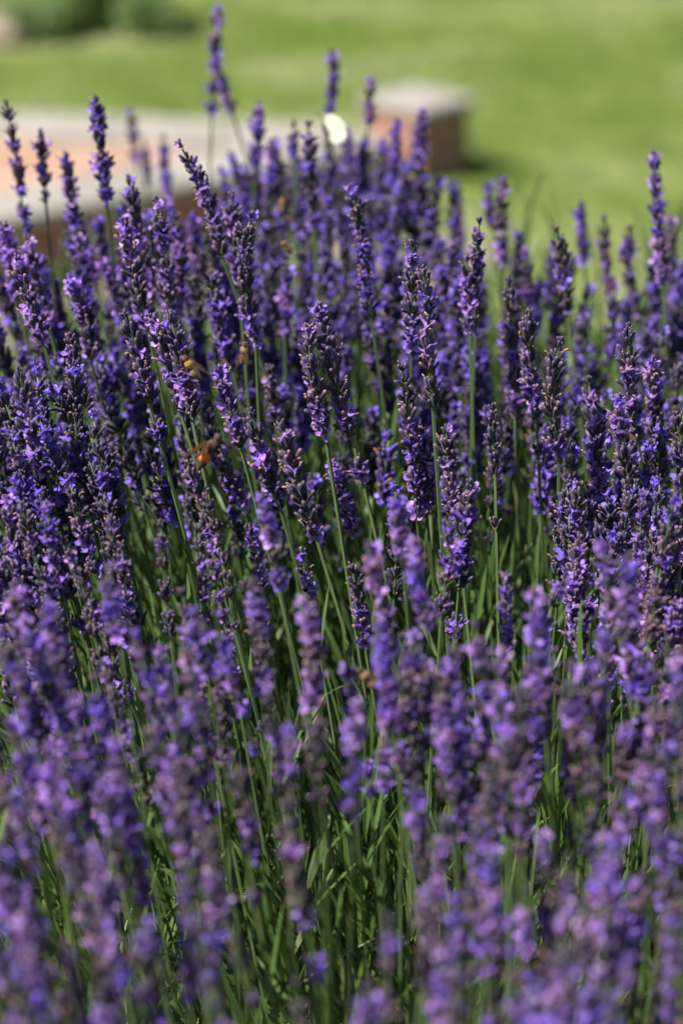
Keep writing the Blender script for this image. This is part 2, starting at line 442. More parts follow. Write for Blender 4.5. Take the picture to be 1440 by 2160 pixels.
# ------------------------------------------------------------------ lavender: florets and whorls
def rot_to(dv, spin=0.0):
    return dv.to_track_quat('Z', 'Y') @ Quaternion((0, 0, 1), spin)
def add_corolla(mb, pos, q, s, r, m):
    """two-lipped flower, tube along local z: two broad upper lobes, three smaller lower ones"""
    def P_(x, y, z): return pos + q @ Vector((x*s, y*s, z*s))
    mm = 0.001
    rings = []
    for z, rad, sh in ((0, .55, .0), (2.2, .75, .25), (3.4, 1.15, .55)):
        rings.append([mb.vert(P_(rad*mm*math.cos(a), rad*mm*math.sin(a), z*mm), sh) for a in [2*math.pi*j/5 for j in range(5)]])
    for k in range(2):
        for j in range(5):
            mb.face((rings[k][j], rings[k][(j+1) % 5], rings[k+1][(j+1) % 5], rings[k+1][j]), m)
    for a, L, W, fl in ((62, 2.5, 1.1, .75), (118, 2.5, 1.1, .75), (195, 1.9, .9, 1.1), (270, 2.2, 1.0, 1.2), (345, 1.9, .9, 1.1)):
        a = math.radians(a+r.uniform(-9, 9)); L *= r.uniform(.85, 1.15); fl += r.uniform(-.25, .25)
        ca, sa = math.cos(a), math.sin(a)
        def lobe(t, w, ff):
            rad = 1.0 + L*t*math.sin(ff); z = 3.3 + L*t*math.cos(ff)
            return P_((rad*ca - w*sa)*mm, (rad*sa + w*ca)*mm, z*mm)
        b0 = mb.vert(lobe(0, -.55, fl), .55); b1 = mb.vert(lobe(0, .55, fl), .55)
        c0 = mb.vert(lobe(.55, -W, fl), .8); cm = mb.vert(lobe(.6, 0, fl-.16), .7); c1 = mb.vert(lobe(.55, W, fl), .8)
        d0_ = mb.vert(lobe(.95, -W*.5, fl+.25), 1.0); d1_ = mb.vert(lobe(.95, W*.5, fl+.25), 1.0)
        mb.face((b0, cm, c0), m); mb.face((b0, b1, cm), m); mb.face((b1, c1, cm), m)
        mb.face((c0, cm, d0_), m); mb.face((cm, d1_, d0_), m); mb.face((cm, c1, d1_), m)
def add_withered(mb, pos, q, s, r, m):
    mm = 0.001*s
    n = 4; bend = r.uniform(.4, 1.2); ph = r.uniform(0, 6.28); pts = []
    for k in range(n):
        t = k/(n-1); x = bend*t*t*1.6
        pts.append(pos + q @ Vector((x*math.cos(ph)*mm, x*math.sin(ph)*mm, (2.5*t-0.9*t*t*bend)*mm)))
    mb.tube(pts, [.32*mm, .36*mm, .48*mm, .18*mm], 3, m, shade=[.3, .5, .8, 1])
def add_calyx(mb, pos, q, s, L, r):
    mm = 0.001*s
    bend = r.uniform(-.25, .35)
    pts = [pos + q @ Vector((0, bend*t*t*L*mm*.6, t*L*mm)) for t in (0, .25, .62, .92, 1.0)]
    w = r.uniform(.88, 1.12)
    mb.tube(pts, [.36*mm*w, .66*mm*w, .88*mm*w, .78*mm*w, .40*mm*w], 5, 0, shade=[0, .3, .65, .95, 1.0], spin=r.uniform(0, 1))
    return pts[-1], q
def make_whorl(seed, n, open_n, wither, tip=False, up=0.0):
    """ring of downy calyces; returns mesh and the slots where a flower may open"""
    r = random.Random(seed); mb = MB(); slots = []
    ph0 = r.uniform(0, 6.28)
    opened = set(r.sample(range(n), min(n, open_n)))
    for k in range(n):
        ph = ph0 + 2*math.pi*k/n*1.0 + r.uniform(-.3, .3)
        tier = (k % 3)
        tilt = math.radians(r.uniform(30, 56) - 12*tier) if not tip else math.radians(r.uniform(4, 34))
        tilt = max(0.05, tilt-up)
        dv = Vector((math.sin(tilt)*math.cos(ph), math.sin(tilt)*math.sin(ph), math.cos(tilt)))
        z0 = (-1.6 + 1.3*tier + r.uniform(-.5, .5))*0.001
        rad = (0.9 if not tip else 0.5)*0.001
        pos = Vector((rad*math.cos(ph), rad*math.sin(ph), z0))
        q = rot_to(dv, r.uniform(0, 6.28))
        s = r.uniform(.82, 1.12)*(0.8 if tip else 1)
        end, _ = add_calyx(mb, pos, q, s, r.uniform(4.9, 7.0), r)
        # upper lip turned to the stalk
        up_ = Vector((0, 0, 1)); side = dv.cross(up_).normalized() if dv.cross(up_).length > 1e-4 else Vector((1, 0, 0))
        fdir = (dv + Vector((math.cos(ph), math.sin(ph), 0))*r.uniform(.3, .9)).normalized()
        side = fdir.cross(up_).normalized(); top = side.cross(fdir).normalized()
        fq = Matrix((side, top, fdir)).transposed().to_quaternion()
        if k in opened:
            add_corolla(mb, end - fdir*0.0009, fq, r.uniform(1.25, 1.8), r, 1)
        else:
            slots.append((end - fdir*0.0009, fq))
            if r.random() < wither: add_withered(mb, end - dv*0.0004, rot_to(dv), r.uniform(.8, 1.2), r, 2)
    if not tip:
        for k in range(2):                                      # papery bracts under the ring
            ph = ph0 + math.pi*k; e = Vector((math.cos(ph), math.sin(ph), 0)); t_ = Vector((-math.sin(ph), math.cos(ph), 0))
            a0 = mb.vert(e*.0008-t_*.0016+Vector((0, 0, -.0026))); a1 = mb.vert(e*.0008+t_*.0016+Vector((0, 0, -.0026)))
            a2 = mb.vert(e*.0034+t_*.0012+Vector((0, 0, -.0004))); a3 = mb.vert(e*.0034-t_*.0012+Vector((0, 0, -.0004))); a4 = mb.vert(e*.0044+Vector((0, 0, .0010)))
            mb.face((a0, a1, a2, a3), 3); mb.face((a3, a2, a4), 3)
    return mb, slots
WM = [M['calyx'], M['corolla'], M['withered'], M['bract']]
def variants(specs, tip=False):
    out = []
    for (sd, n, op, wi) in specs:
        mb, slots = make_whorl(sd, n, op, wi, tip, up=0.0 if tip else (sd % 3)*.13)
        out.append((mb.mesh('whorl', WM), slots, mb))
    return out
W_CLOSED = variants([(100+k, 8+k % 5, 0, .08+.10*(k % 4)) for k in range(16)])
W_OPEN = {q: variants([(200+10*q+k, 8+k % 4, q, .20) for k in range(7)]) for q in (1, 2, 3, 4)}
T_CLOSED = variants([(300+k, 7+k % 3, 0, .15) for k in range(5)], True)
T_OPEN = variants([(320+k, 7+k % 3, 1+k % 3, .05) for k in range(5)], True)
FLORETS = []
for k in range(6):
    mb = MB(); add_corolla(mb, Vector((0, 0, 0)), Quaternion(), 1.0, random.Random(400+k), 0); FLORETS.append(mb.mesh('floret', [M['corolla']]))

BUSH = Vector((0.08, 1.02, 0.0))
class Stalk: pass
def plan_stalk(tx, ty, bx, by, d, r, width=1.0, bloom=0.5, gaps=(), lean=None, kind='fill'):
    """tip and foot of the spike as photograph pixels; the spike stands upright in depth, then the stem runs to the soil"""
    s = Stalk()
    ln = r.uniform(-.16, .16) if lean is None else lean
    dpp = d*(1 + (0.424+ln)*(by-ty)/FPX)
    s.T = at(tx, ty, d); s.B = at(bx, by, dpp)
    s.u = (s.B - s.T).normalized()
    s.width = width; s.bloom = bloom; s.gaps = gaps; s.d = d; s.px = (tx, ty, bx, by); s.kind = kind
    zb = 0.05
    k = (s.B.z - zb)/max(0.35, -s.u.z)
    g = s.B + s.u*k
    g.x = s.B.x + (g.x - s.B.x)*0.8; g.y = s.B.y + (g.y-s.B.y)*0.8
    g.x += (BUSH.x-g.x)*0.42
    g.y += (BUSH.y-g.y)*0.45 if d < 0.9 else 0.0
    s.G = Vector((g.x, g.y, zb - 0.03))
    return s
def bez(a, b_, c, t): return a*(1-t)**2 + b_*(2*t*(1-t)) + c*t*t
def axis_points(s, r):
    """list from the tip down: spike points, then stem points"""
    Ls = (s.B-s.T).length
    side = Vector((r.uniform(-1, 1), r.uniform(-1, 1), 0))*r.choice((.04, .06, .14))*Ls
    mid = (s.T+s.B)/2 + side
    ctrl = s.B + s.u*((s.G-s.B).length*0.5)
    spike = lambda t: bez(s.T, mid, s.B, t)
    stem = lambda t: bez(s.B, ctrl, s.G, t)
    return Ls, spike, stem
def layout(s, r):
    Ls, spike, stem = axis_points(s, r)
    items = []   # (pos, dir, scale, istip, openness)
    n = max(3, int(round(Ls/0.0070)))
    for k in range(n):
        t = (k+0.35)/n
        t = min(0.985, t + r.uniform(-.28, .28)/n)
        p = spike(t); dv = (spike(max(0, t-.05))-spike(min(1, t+.05))).normalized()
        prof = min(1.0, 0.62+1.5*t) * (1.0 - 0.10*max(0, (t-.8)/.2))
        items.append([p, dv, s.width*prof*r.uniform(.92, 1.08), k == 0, t])
    LL = (s.G-s.B).length
    for gpx in s.gaps:                                         # separate whorls lower on the stem
        dist = gpx/FPX*s.d; t = dist/LL
        p = stem(t); dv = (stem(max(0, t-.02))-stem(t+.02)).normalized()
        items.append([p, dv, s.width*r.uniform(.8, .95), False, 1.0])
    pts = [spike(t) for t in (0.03, .35, .7, 1.0)] + [stem(t) for t in (.06, .14, .25, .4, .55, .7, .85, 1.0)]
    rad = [.0006, .0008, .0009, .00095] + [.00100]*3 + [.0011]*5
    rad = [q*((0.46 if s.d < .9 else 0.58)+0.25*s.width) for q in rad]
    return items, pts, rad
def build_stalk(s, r, sharp):
    items, pts, rad = layout(s, r)
    root = link('lavender_stalk', None, loc=s.G)
    mb = MB(); mb.tube([p-s.G for p in pts], rad, 4, spin=r.uniform(0, 1.5))
    link('stem', mb.mesh('stem', [M['stem']], smooth=False), root)
    for p, dv, sc_, istip, t in items:
        q = rot_to(dv, r.uniform(0, 6.28))
        op = 0
        e = s.bloom*(1.0 if not istip else .8)
        x = r.random()
        op = 0 if x > e*1.45 else (1 + int(r.random()*4.6*min(1, e+.4)))
        if sharp:
            me, slots, _ = r.choice(T_CLOSED if istip else W_CLOSED)
            w = link('whorl', me, root, p-s.G, q, sc_)
            for sl_ in r.sample(slots, min(op, len(slots))):
                link('floret', r.choice(FLORETS), w, sl_[0], sl_[1], r.uniform(1.2, 1.7))
        else:
            if istip: me = r.choice(T_OPEN if op else T_CLOSED)[0]
            elif op: me = r.choice(W_OPEN[min(4, op+(1 if r.random() < .4 else 0))])[0]
            else: me = r.choice(W_CLOSED)[0]
            link('whorl', me, root, p-s.G, q, sc_)
    return root

# hero stalks: tip x, tip y, foot x, foot y (photograph pixels), depth, width, bloom, gaps, label
H = [
 # standing out against the terrace, walls and lawn
 (12,212,46,425,1.17,.85,.35,(28,62),'dark lavender spike with gappy lower rings before the wall, outermost of its row'),
 (85,270,95,400,1.18,.85,.25,(22,),'thin dark lavender spike before the pink wall, next to the outermost one'),
 (203,210,226,432,1.14,1.0,.55,(),'tall lavender spike rising past the coping of the rear wall'),
 (140,325,160,480,1.20,.95,.5,(40,),'soft lavender spike between two darker ones before the pink wall'),
 (275,232,288,345,1.62,.9,.3,(),'faint hazy lavender spike over the rear coping, smallest of the row'),
 (305,300,312,400,1.58,.9,.6,(),'hazy lavender spike just below the faintest one on the coping'),
 (345,290,356,430,1.50,.9,.6,(),'hazy lavender spike before the pale coping, beside the slanting dark spike'),
 (378,303,470,545,1.06,1.0,.4,(),'long dark lavender spike slanting strongly toward the terrace'),
 (460,22,452,150,1.42,1.0,.6,(40,90),'tallest lavender spike, standing highest against the lawn with loose rings below'),
 (452,120,492,245,1.46,1.0,.6,(),'blurred lavender spike crossing behind the tallest spike'),
 (545,215,538,360,1.32,.95,.45,(20,),'lavender spike over the end of the rear coping with a dark tip'),
 (620,255,622,345,1.32,.85,.35,(),'small dark lavender tip on the pale coping beside the butterfly'),
 (650,256,662,480,1.22,1.0,.4,(),'long dark lavender spike directly below and beside the white butterfly'),
 (698,105,692,240,1.42,1.0,.65,(),'lavender spike rising straight above the white butterfly'),
 (782,168,776,262,1.42,.95,.55,(),'short lavender spike before the edge of the grey capstone'),
 (890,232,884,345,1.38,1.0,.7,(55,95),'lavender spike with wide separate rings before the brick pillar'),
 (838,250,830,400,1.36,1.0,.65,(),'lavender spike before the lit face of the brick pillar'),
 (570,295,576,430,1.36,1.0,.6,(),'blurred lavender spike under the end of the rear coping'),
 (735,285,742,400,1.40,1.0,.6,(),'blurred lavender spike close to the butterfly on the pillar side'),
 (1030,390,1042,490,1.38,1.0,.6,(),'blurred lavender spike on the lawn side of the pillar, the shorter of two'),
 (1062,372,1060,560,1.27,1.0,.5,(),'blurred lavender spike on the lawn side of the pillar, the taller of two'),
 (960,382,972,560,1.56,1.0,.5,(),'faded pinkish lavender spike just below the foot of the pillar'),
 (1011,468,1004,640,1.07,.9,.5,(),'lavender spike with a bright tip below the pair beside the pillar'),
 (985,540,990,700,1.08,1.0,.7,(),'fuller lavender spike touching the bright tipped one beside it'),
 (1170,480,1196,665,1.15,1.0,.35,(),'dark lavender spike alone before the open lawn'),
 (1225,420,1232,560,1.36,.95,.55,(),'blurred lavender spike before open lawn, highest of a loose three'),
 (1273,452,1290,640,1.32,.95,.4,(),'blurred lavender spike before open lawn, middle of a loose three'),
 (1330,475,1342,640,1.30,.95,.5,(30,),'blurred lavender spike before open lawn with wide separate rings'),
 (1377,315,1398,600,1.18,.95,.35,(),'tall lavender spike standing clear before the lawn, far from the terrace'),
 (1412,460,1416,690,1.30,1.0,.5,(),'blurred lavender spike behind the tall clear one before the lawn'),
 (1105,530,1106,640,1.25,.9,.5,(),'small blurred lavender spike between the dark one and the pillar pair'),
 (4,468,40,640,1.12,1.05,.65,(),'full lavender spike hiding the coping at the picture edge'),
 (58,505,105,690,1.12,1.1,.65,(),'full lavender spike before the shaded brick face'),
 (165,500,182,640,1.18,.95,.55,(),'blurred lavender spike before the corner of the shaded brick face'),
 # middle of the bed, sharp or nearly so
 (742,398,772,600,1.08,.95,.45,(20,52),'lavender spike with open bluish rings rising in the middle of the clump'),
 (868,517,866,735,1.00,1.0,.5,(),'sharp lavender spike, taller and fuller of the close pair'),
 (893,562,908,790,0.98,1.0,.25,(30,62),'sharp dark lavender spike with few open flowers, other of the close pair'),
 (530,455,540,720,1.04,1.0,.4,(),'lavender spike with a brown tip below the long slanting spike'),
 (490,410,506,620,1.10,.95,.5,(),'lavender spike tucked against the slanting dark spike'),
 (330,425,358,700,1.08,1.0,.5,(),'lavender spike with a bright tip below the terrace edge'),
 (370,450,396,640,1.16,.95,.5,(),'slim lavender spike between the terrace and the slanting spike'),
 (272,380,322,640,1.12,1.15,.6,(),'thick lavender spike rising over the pale front coping'),
 (262,458,312,690,1.05,1.1,.5,(),'thick dark lavender spike before the front coping'),
 (265,665,318,860,1.00,1.05,.45,(62,),'sharp lavender spike with one loose ring, beside the paired spikes by the bee'),
 (320,670,384,880,1.00,1.05,.5,(),'sharp lavender spike of a pair, farther from the yellow bee'),
 (357,660,406,888,0.995,1.05,.5,(),'sharp lavender spike of a pair, touched by the yellow bee'),
 (463,780,512,960,0.99,1.0,.35,(),'sharp dark lavender spike just above the brown winged insect'),
 (530,868,588,1065,0.98,1.0,.4,(),'sharp slanting lavender spike with a bright flower at its tip'),
 (590,890,668,1140,0.975,1.1,.4,(),'sharp thick lavender spike slanting over the leafy gap'),
 (395,970,456,1190,0.96,.95,.4,(),'sharp thin lavender spike directly under the brown winged insect'),
 (672,640,744,930,1.00,1.1,.4,(72,),'sharp thick lavender spike with a loose flowering ring below it'),
 (648,680,688,930,1.00,1.0,.55,(),'sharp lavender spike leaning on the thick one with the loose ring'),
 (846,770,880,1095,1.00,1.0,.45,(),'long sharp lavender spike hanging below the close pair'),
 (884,905,900,1085,1.02,.95,.5,(),'lavender spike half hidden behind the long one below the pair'),
 (1040,850,1044,1030,0.98,.85,.3,(85,),'small sharp dark lavender spike with a withered ring on its bare stalk'),
 (1182,715,1178,965,0.98,1.05,.4,(140,),'sharp upright lavender spike with a purple ring low on its bare stalk'),
 (1115,650,1130,895,1.04,1.0,.5,(65,),'lavender spike with a loose bluish ring beside the sharp upright one'),
 (1070,590,1086,900,1.10,1.0,.35,(),'long dark blurred lavender spike beside the one with the bluish ring'),
 (990,1018,968,1250,0.95,1.05,.5,(98,),'sharp dark lavender spike standing over the blurred front row'),
 (940,900,962,1100,1.00,.95,.5,(),'lavender spike just behind the dark one over the front row'),
 (1325,680,1346,930,1.00,.95,.45,(),'sharp lavender spike with a thin bright tip before the lawn side'),
 (1375,760,1386,1000,1.03,1.1,.6,(),'full lavender spike crowded against the thin bright tipped one'),
 (1303,842,1362,1120,0.98,1.0,.45,(),'sharp lavender spike with a crooked dark tip'),
 (1266,870,1272,1100,1.00,1.05,.65,(),'lavender spike in full flower beside the crooked tipped one'),
 (1218,1020,1232,1235,0.97,1.0,.4,(58,),'sharp lavender spike with a ring set apart below the full flowering one'),
 (1424,868,1430,1180,0.97,1.05,.5,(),'long sharp lavender spike at the picture edge by the grass blade'),
 (1240,800,1252,960,1.06,1.0,.5,(),'blurred lavender spike behind the full flowering one'),
 (40,545,96,740,1.03,1.05,.7,(),'bright blue violet lavender spike below the shaded wall face'),
 (40,780,102,1010,0.97,1.1,.6,(),'thickest sharp lavender spike in the dense clump under the wall'),
 (145,590,192,760,1.08,1.05,.6,(),'full lavender spike beside the bright blue violet one'),
 (145,705,186,890,1.00,.95,.5,(),'sharp lavender spike with a lone flower at its tip in the dense clump'),
 (160,880,196,1080,0.98,.95,.5,(),'lavender spike hanging below the one with a lone tip flower'),
 (700,980,746,1130,1.03,.95,.5,(),'lavender spike under the loose flowering ring, partly hidden'),
 (638,1155,656,1262,0.97,.75,.45,(),'short small sharp lavender spike low over the leaves'),
 (740,1185,772,1375,0.96,.85,.4,(),'thin sharp lavender spike low over the leaves beside the short one'),
 (565,770,582,900,1.10,.9,.4,(),'small lavender spike between two slanting sharp ones'),
 (448,570,490,780,1.10,1.1,.5,(),'blurred thick lavender spike above the tan bee'),
 (250,1165,246,1255,0.96,.65,.3,(),'tiny pointed lavender spike standing over dark leaves'),
 (205,950,226,1090,0.98,.8,.35,(),'thin sharp lavender spike at the rim of the dense clump'),
 (330,990,372,1105,1.04,1.0,.6,(),'soft lavender spike behind the brown winged insect'),
 (155,1075,205,1215,0.95,.9,.4,(),'slanting lavender spike over the leafy gap below the dense clump'),
 (480,985,520,1080,1.04,1.0,.7,(),'short bright lavender spike close to the brown winged insect'),
 # the blurred row nearest the camera
 (232,1195,252,1350,0.80,1.0,.6,(),'very blurred lavender spike behind the tiny pointed one'),
 (410,1285,440,1440,0.76,1.0,.6,(),'very blurred lavender spike alone before the leafy gap'),
 (552,1045,592,1250,0.85,1.0,.6,(),'blurred lavender spike overlapping the sharp slanting one'),
 (530,1220,562,1450,0.79,1.05,.6,(),'blurred lavender spike at the near rim of the leafy gap'),
 (640,1268,652,1500,0.76,1.05,.6,(),'blurred lavender spike under the short small sharp one'),
 (838,1048,852,1210,0.86,1.0,.6,(),'blurred lavender spike across the foot of the long sharp one'),
 (778,1148,832,1400,0.80,1.05,.65,(),'large blurred lavender spike beside the thin low sharp one'),
 (878,1140,902,1330,0.80,1.05,.6,(),'large blurred lavender spike under the half hidden one'),
 (1000,1318,1042,1520,0.74,1.0,.45,(),'very blurred lavender spike with a round pale tip'),
 (1125,1243,1152,1560,0.76,1.15,.6,(),'largest blurred lavender spike, below the bare stalk with the purple ring'),
 (1270,1150,1302,1330,0.81,1.05,.6,(),'blurred lavender spike covering the foot of the full flowering one'),
 (1322,1168,1342,1480,0.80,1.1,.5,(),'long dark blurred lavender spike below the crooked tipped one'),
 (1430,1370,1432,1560,0.75,1.05,.6,(),'blurred lavender spike cut by the picture edge under the long sharp one'),
 (930,1400,952,1700,0.75,1.1,.55,(),'long blurred lavender spike beside the one with a round pale tip'),
 (100,1268,134,1450,0.77,1.1,.6,(),'blurred lavender spike below the dense clump under the wall'),
 (30,1228,54,1400,0.82,1.0,.6,(),'blurred lavender spike at the picture edge below the dense clump'),
 (340,1362,362,1520,0.80,1.0,.6,(),'blurred lavender spike before the dark gap under the tiny pointed one'),
 (775,1600,782,1690,0.86,.7,.6,(),'small blurred lavender tip over pale sunlit leaves'),
 (445,1800,440,2090,0.64,.95,.5,(),'very blurred lavender spike standing alone over the leaves at the bottom'),
 (290,1980,300,2130,0.62,.9,.4,(),'very blurred lavender spike cut by the bottom edge over the leaves'),
]
r = random.Random(5)
stalks = []
for (tx, ty, bx, by, d, w, bl, gp, lab) in H:
    if d < .9: d = .9-(.9-d)*.75; w *= .82
    s = plan_stalk(tx, ty, bx, by, d, r, w, bl, gp, kind='hero'); s.label = lab
    stalks.append(s)
# further stalks filling the bed: zone, number, tip range, depth range
SKY = [(-100, 455), (60, 470), (130, 490), (230, 420), (330, 395), (420, 390), (480, 320), (560, 300), (640, 270), (760, 262), (880, 275), (920, 370), (990, 420), (1060, 460), (1130, 510), (1250, 510), (1330, 530), (1400, 470), (1540, 460)]
def skyline(x):
    for (x0, y0), (x1, y1) in zip(SKY, SKY[1:]):
        if x0 <= x <= x1: return y0 + (y1-y0)*(x-x0)/(x1-x0)
    return 560
ZONES = [
 ('back', 105, (450, 970), (255, 640), (1.14, 1.50)),
 ('terrace', 70, (-60, 460), (400, 900), (1.03, 1.30)),
 ('lawn', 62, (950, 1490), (480, 900), (1.05, 1.40)),
 ('middle', 34, (450, 1010), (640, 1000), (1.05, 1.26)),
 ('clump', 34, (-60, 250), (760, 1260), (0.90, 1.02)),
 ('edge', 28, (1190, 1490), (860, 1300), (0.90, 1.06)),
 ('bridge', 34, (-60, 1500), (1000, 1480), (0.82, 0.97)),
 ('front', 128, (-70, 1510), (1260, 2090), (0.64, 0.84)),
]
for zone, n, xr, yr, dr in ZONES:
    k = 0; tries = 0
    placed = []
    while k < n and tries < 5000:
        tries += 1
        tx = r.uniform(*xr); ty = r.uniform(*yr)
        q = (ty-yr[0])/(yr[1]-yr[0])
        if zone == 'bridge' and (470 < tx < 760 or 880 < tx < 1160) and r.random() > .3: continue
        if zone == 'front':
            d = dr[1] - (dr[1]-dr[0])*(0.75*q + 0.25*r.random())
            dens = 1.0
            if ty > 1650: dens = 0.5
            if ty > 1850: dens = 0.35
            if tx < 230 or tx > 880: dens = max(dens, .8)
            if 230 < tx < 760 and ty > 1560: dens *= 0.6
            if 640 < tx < 860 and ty > 1500: dens *= 0.4
            if 470 < tx < 780 and ty < 1400: dens *= 0.25
            if 880 < tx < 1230 and ty < 1330: dens *= 0.2
            if 100 < tx < 420 and ty < 1330: dens *= 0.4
            if r.random() > dens: continue
        else:
            d = dr[1] - (dr[1]-dr[0])*(0.7*q + 0.3*r.random())
        if ty < skyline(tx): continue
        if zone == 'clump' and r.random() > 1.0 - (tx+60)/420: continue
        if any((tx-a)**2 + ((ty-b_)*.5)**2 < 26**2 for a, b_ in placed): continue
        z = at(tx, ty, d).z
        if not (0.48 < z < 0.74): continue
        Lpx = r.uniform(.036, .064)*FPX/d*0.92*(.85 if zone == 'front' else 1)
        fan = (tx-900)/900.0
        dxp = -fan*(0.30 if fan < 0 else .16)*Lpx + r.gauss(0, .07)*Lpx
        s = plan_stalk(tx, ty, tx+dxp, ty+Lpx, d, r, r.uniform(.60, .86) if zone in ('front', 'bridge') else r.uniform(.78, 1.1), r.choice((.12, .3, .45, .6, .7)), (r.uniform(45, 90),) if r.random() < .25 else (), kind=zone)
        stalks.append(s); placed.append((tx, ty)); k += 1
# the bed goes on a little beyond the picture
for k in range(70):
    d = r.uniform(.75, 1.4); tx = 720 + FPX/d*(r.uniform(.27, .55) if k % 4 else -r.uniform(.36, .55)); ty = 1080 - FPX/d*0.02 + r.uniform(-90, 160)
    ty = 1080 - (FPX/d)*((r.uniform(.58, .68) - 1.0 + d*math.sin(PITCH))/math.cos(PITCH))
    L_ = r.uniform(.036, .06)*FPX/d*.92; fan = (tx-900)/900.0
    s = plan_stalk(tx, ty, tx-fan*.2*L_, ty+L_, d, r, r.uniform(.8, 1.05), r.choice((.3, .45, .6)), (), kind='outside'); stalks.append(s)
# the 300 largest are individuals, the rest one mass
order = sorted(range(len(stalks)), key=lambda i: (stalks[i].kind == 'outside', stalks[i].kind != 'hero', stalks[i].d - (.3 if stalks[i].px[1] < 560 else 0)))  # nearest first
keep = set(order[:310])
GROUPS = {'back': 'blurred lavender stalks in the dense middle clump', 'terrace': 'lavender stalks below the terrace wall', 'lawn': 'blurred lavender stalks before the lawn',
          'middle': 'lavender stalks behind the sharp pair', 'clump': 'sharp lavender stalks in the dense clump under the wall', 'edge': 'lavender stalks around the crooked tipped one',
          'bridge': 'lavender stalks between the sharp ones and the nearest row', 'front': 'blurred lavender stalks nearest the camera', 'hero': 'lavender stalks that stand out singly'}
LM = [((703, 265), 'the white butterfly'), ((440, 955), 'the brown winged insect'), ((400, 775), 'the yellow bee'), ((515, 745), 'the tan bee'), ((600, 515), 'the dark bodied bee'), ((880, 300), 'the brick pillar'),
      ((110, 520), 'the shaded wall face'), ((775, 1430), 'the blurred bee'), ((1420, 870), 'the bright grass blade'), ((890, 650), 'the close sharp pair'), ((700, 790), 'the thick sharp spike'),
      ((1180, 840), 'the sharp upright spike'), ((1330, 900), 'the crooked tipped spike'), ((985, 1130), 'the sharp dark spike'), ((425, 1080), 'the thin sharp spike'),
      ((70, 900), 'the thickest clump spike'), ((250, 1200), 'the tiny pointed spike'), ((1135, 1400), 'the largest blurred spike'), ((1020, 1420), 'the round pale tip'), ((440, 1950), 'the lone bottom spike'),
      ((940, 1550), 'the long blurred spike'), ((65, 640), 'the bright blue violet spike'), ((650, 1210), 'the short small spike'), ((1330, 1330), 'the long dark spike'), ((780, 1640), 'the pale sunlit leaves')]
def auto_label(s):
    tx, ty, bx, by = s.px; cx, cy = (tx+bx)/2, (ty+by)/2
    (lx, ly), nm = min(LM, key=lambda m_: (m_[0][0]-cx)**2+(m_[0][1]-cy)**2)
    dx, dy = cx-lx, cy-ly; dist = math.hypot(dx, dy)
    rel = ('above' if dy < 0 else 'below') if abs(dy) > 1.3*abs(dx) else ('terrace side of' if dx < 0 else 'lawn side of')
    far = 'just ' if dist < 130 else ('well ' if dist > 330 else '')
    blur = 'sharp' if .95 < s.d < 1.04 else ('soft' if .9 < s.d < 1.12 else ('blurred' if s.d > .74 else 'hazy'))
    lean = 'upright' if abs(bx-tx) < 12 else ('leaning' if abs(bx-tx) < 32 else 'slanting')
    fl = '' if s.gaps else {.12: 'faded ', .3: 'sparse ', .45: 'half-open ', .6: 'flowering ', .7: 'full-blown '}[s.bloom]
    size = 'narrow ' if s.width < .92 else ('thick ' if s.width > 1.05 else '')
    ring = ' with loose ring,' if s.gaps else ''
    lab = f'{blur} {size}{lean} {fl}lavender spike{ring} {far}{rel} {nm}'
    if len(lab.split()) > 15: lab = f'{blur} {size}{lean} {fl}lavender spike{ring} {rel} {nm}'
    if len(lab.split()) > 15: lab = f'{blur} {size}{fl}lavender spike{ring} {rel} {nm}'
    return lab
labels = {}
for i, s in enumerate(stalks):
    if i in keep and s.kind != 'hero': labels.setdefault(auto_label(s), []).append(s)
for lab, v in labels.items():
    v.sort(key=lambda s: s.px[1])
    names = [''] if len(v) == 1 else (['higher ', 'lower '] if len(v) == 2 else ['highest '] + ['second-highest ', 'third-highest ', 'fourth-highest ', 'fifth-highest ', 'sixth-highest ', 'seventh-highest ', 'eighth-highest '][:len(v)-2] + ['lowest ']*max(1, len(v)-8))
    for s, pre in zip(v, names):
        s.label = pre + lab
    if len(v) > 3:
        for s in v: s.kind = v[0].kind
mass = []
for i, s in enumerate(stalks):
    rr = random.Random(1000+i)
    if i not in keep:
        mass.append((s, rr)); continue
    root = build_stalk(s, rr, 0.92 < s.d < 1.09)
    tag(root, s.label, 'lavender', GROUPS[s.kind])
if mass:
    vs, fs, mi, sh = [], [], [], []
    off = 0
    for s, rr in mass:
        items, pts, rad = layout(s, rr)
        mb = MB(); mb.tube(pts, rad, 4, 4)
        vs += mb.v; sh += mb.a; fs += [tuple(x+off for x in f_) for f_ in mb.f]; mi += mb.mi; off += len(mb.v)
        for p, dv, sc_, istip, t in items:
            q = rot_to(dv, rr.uniform(0, 6.28))
            src = rr.choice(T_OPEN if istip else (W_OPEN[rr.choice((1, 2, 3))] if rr.random() < s.bloom else W_CLOSED))[2]
            mt = Matrix.LocRotScale(p, q, Vector((sc_,)*3))
            co = np.array(src.v) @ np.array(mt.to_3x3()).T + np.array(p)
            vs += [tuple(x) for x in co]; sh += src.a; fs += [tuple(x+off for x in f_) for f_ in src.f]; mi += src.mi; off += len(src.v)
    mb = MB(); mb.v, mb.a, mb.f, mb.mi = vs, sh, fs, mi
    o = link('lavender_mass', mb.mesh('lavender_mass', WM + [M['stem']]))
    tag(o, 'mass of lavender at the back of the clump and around its sides', 'lavender', kind='stuff')

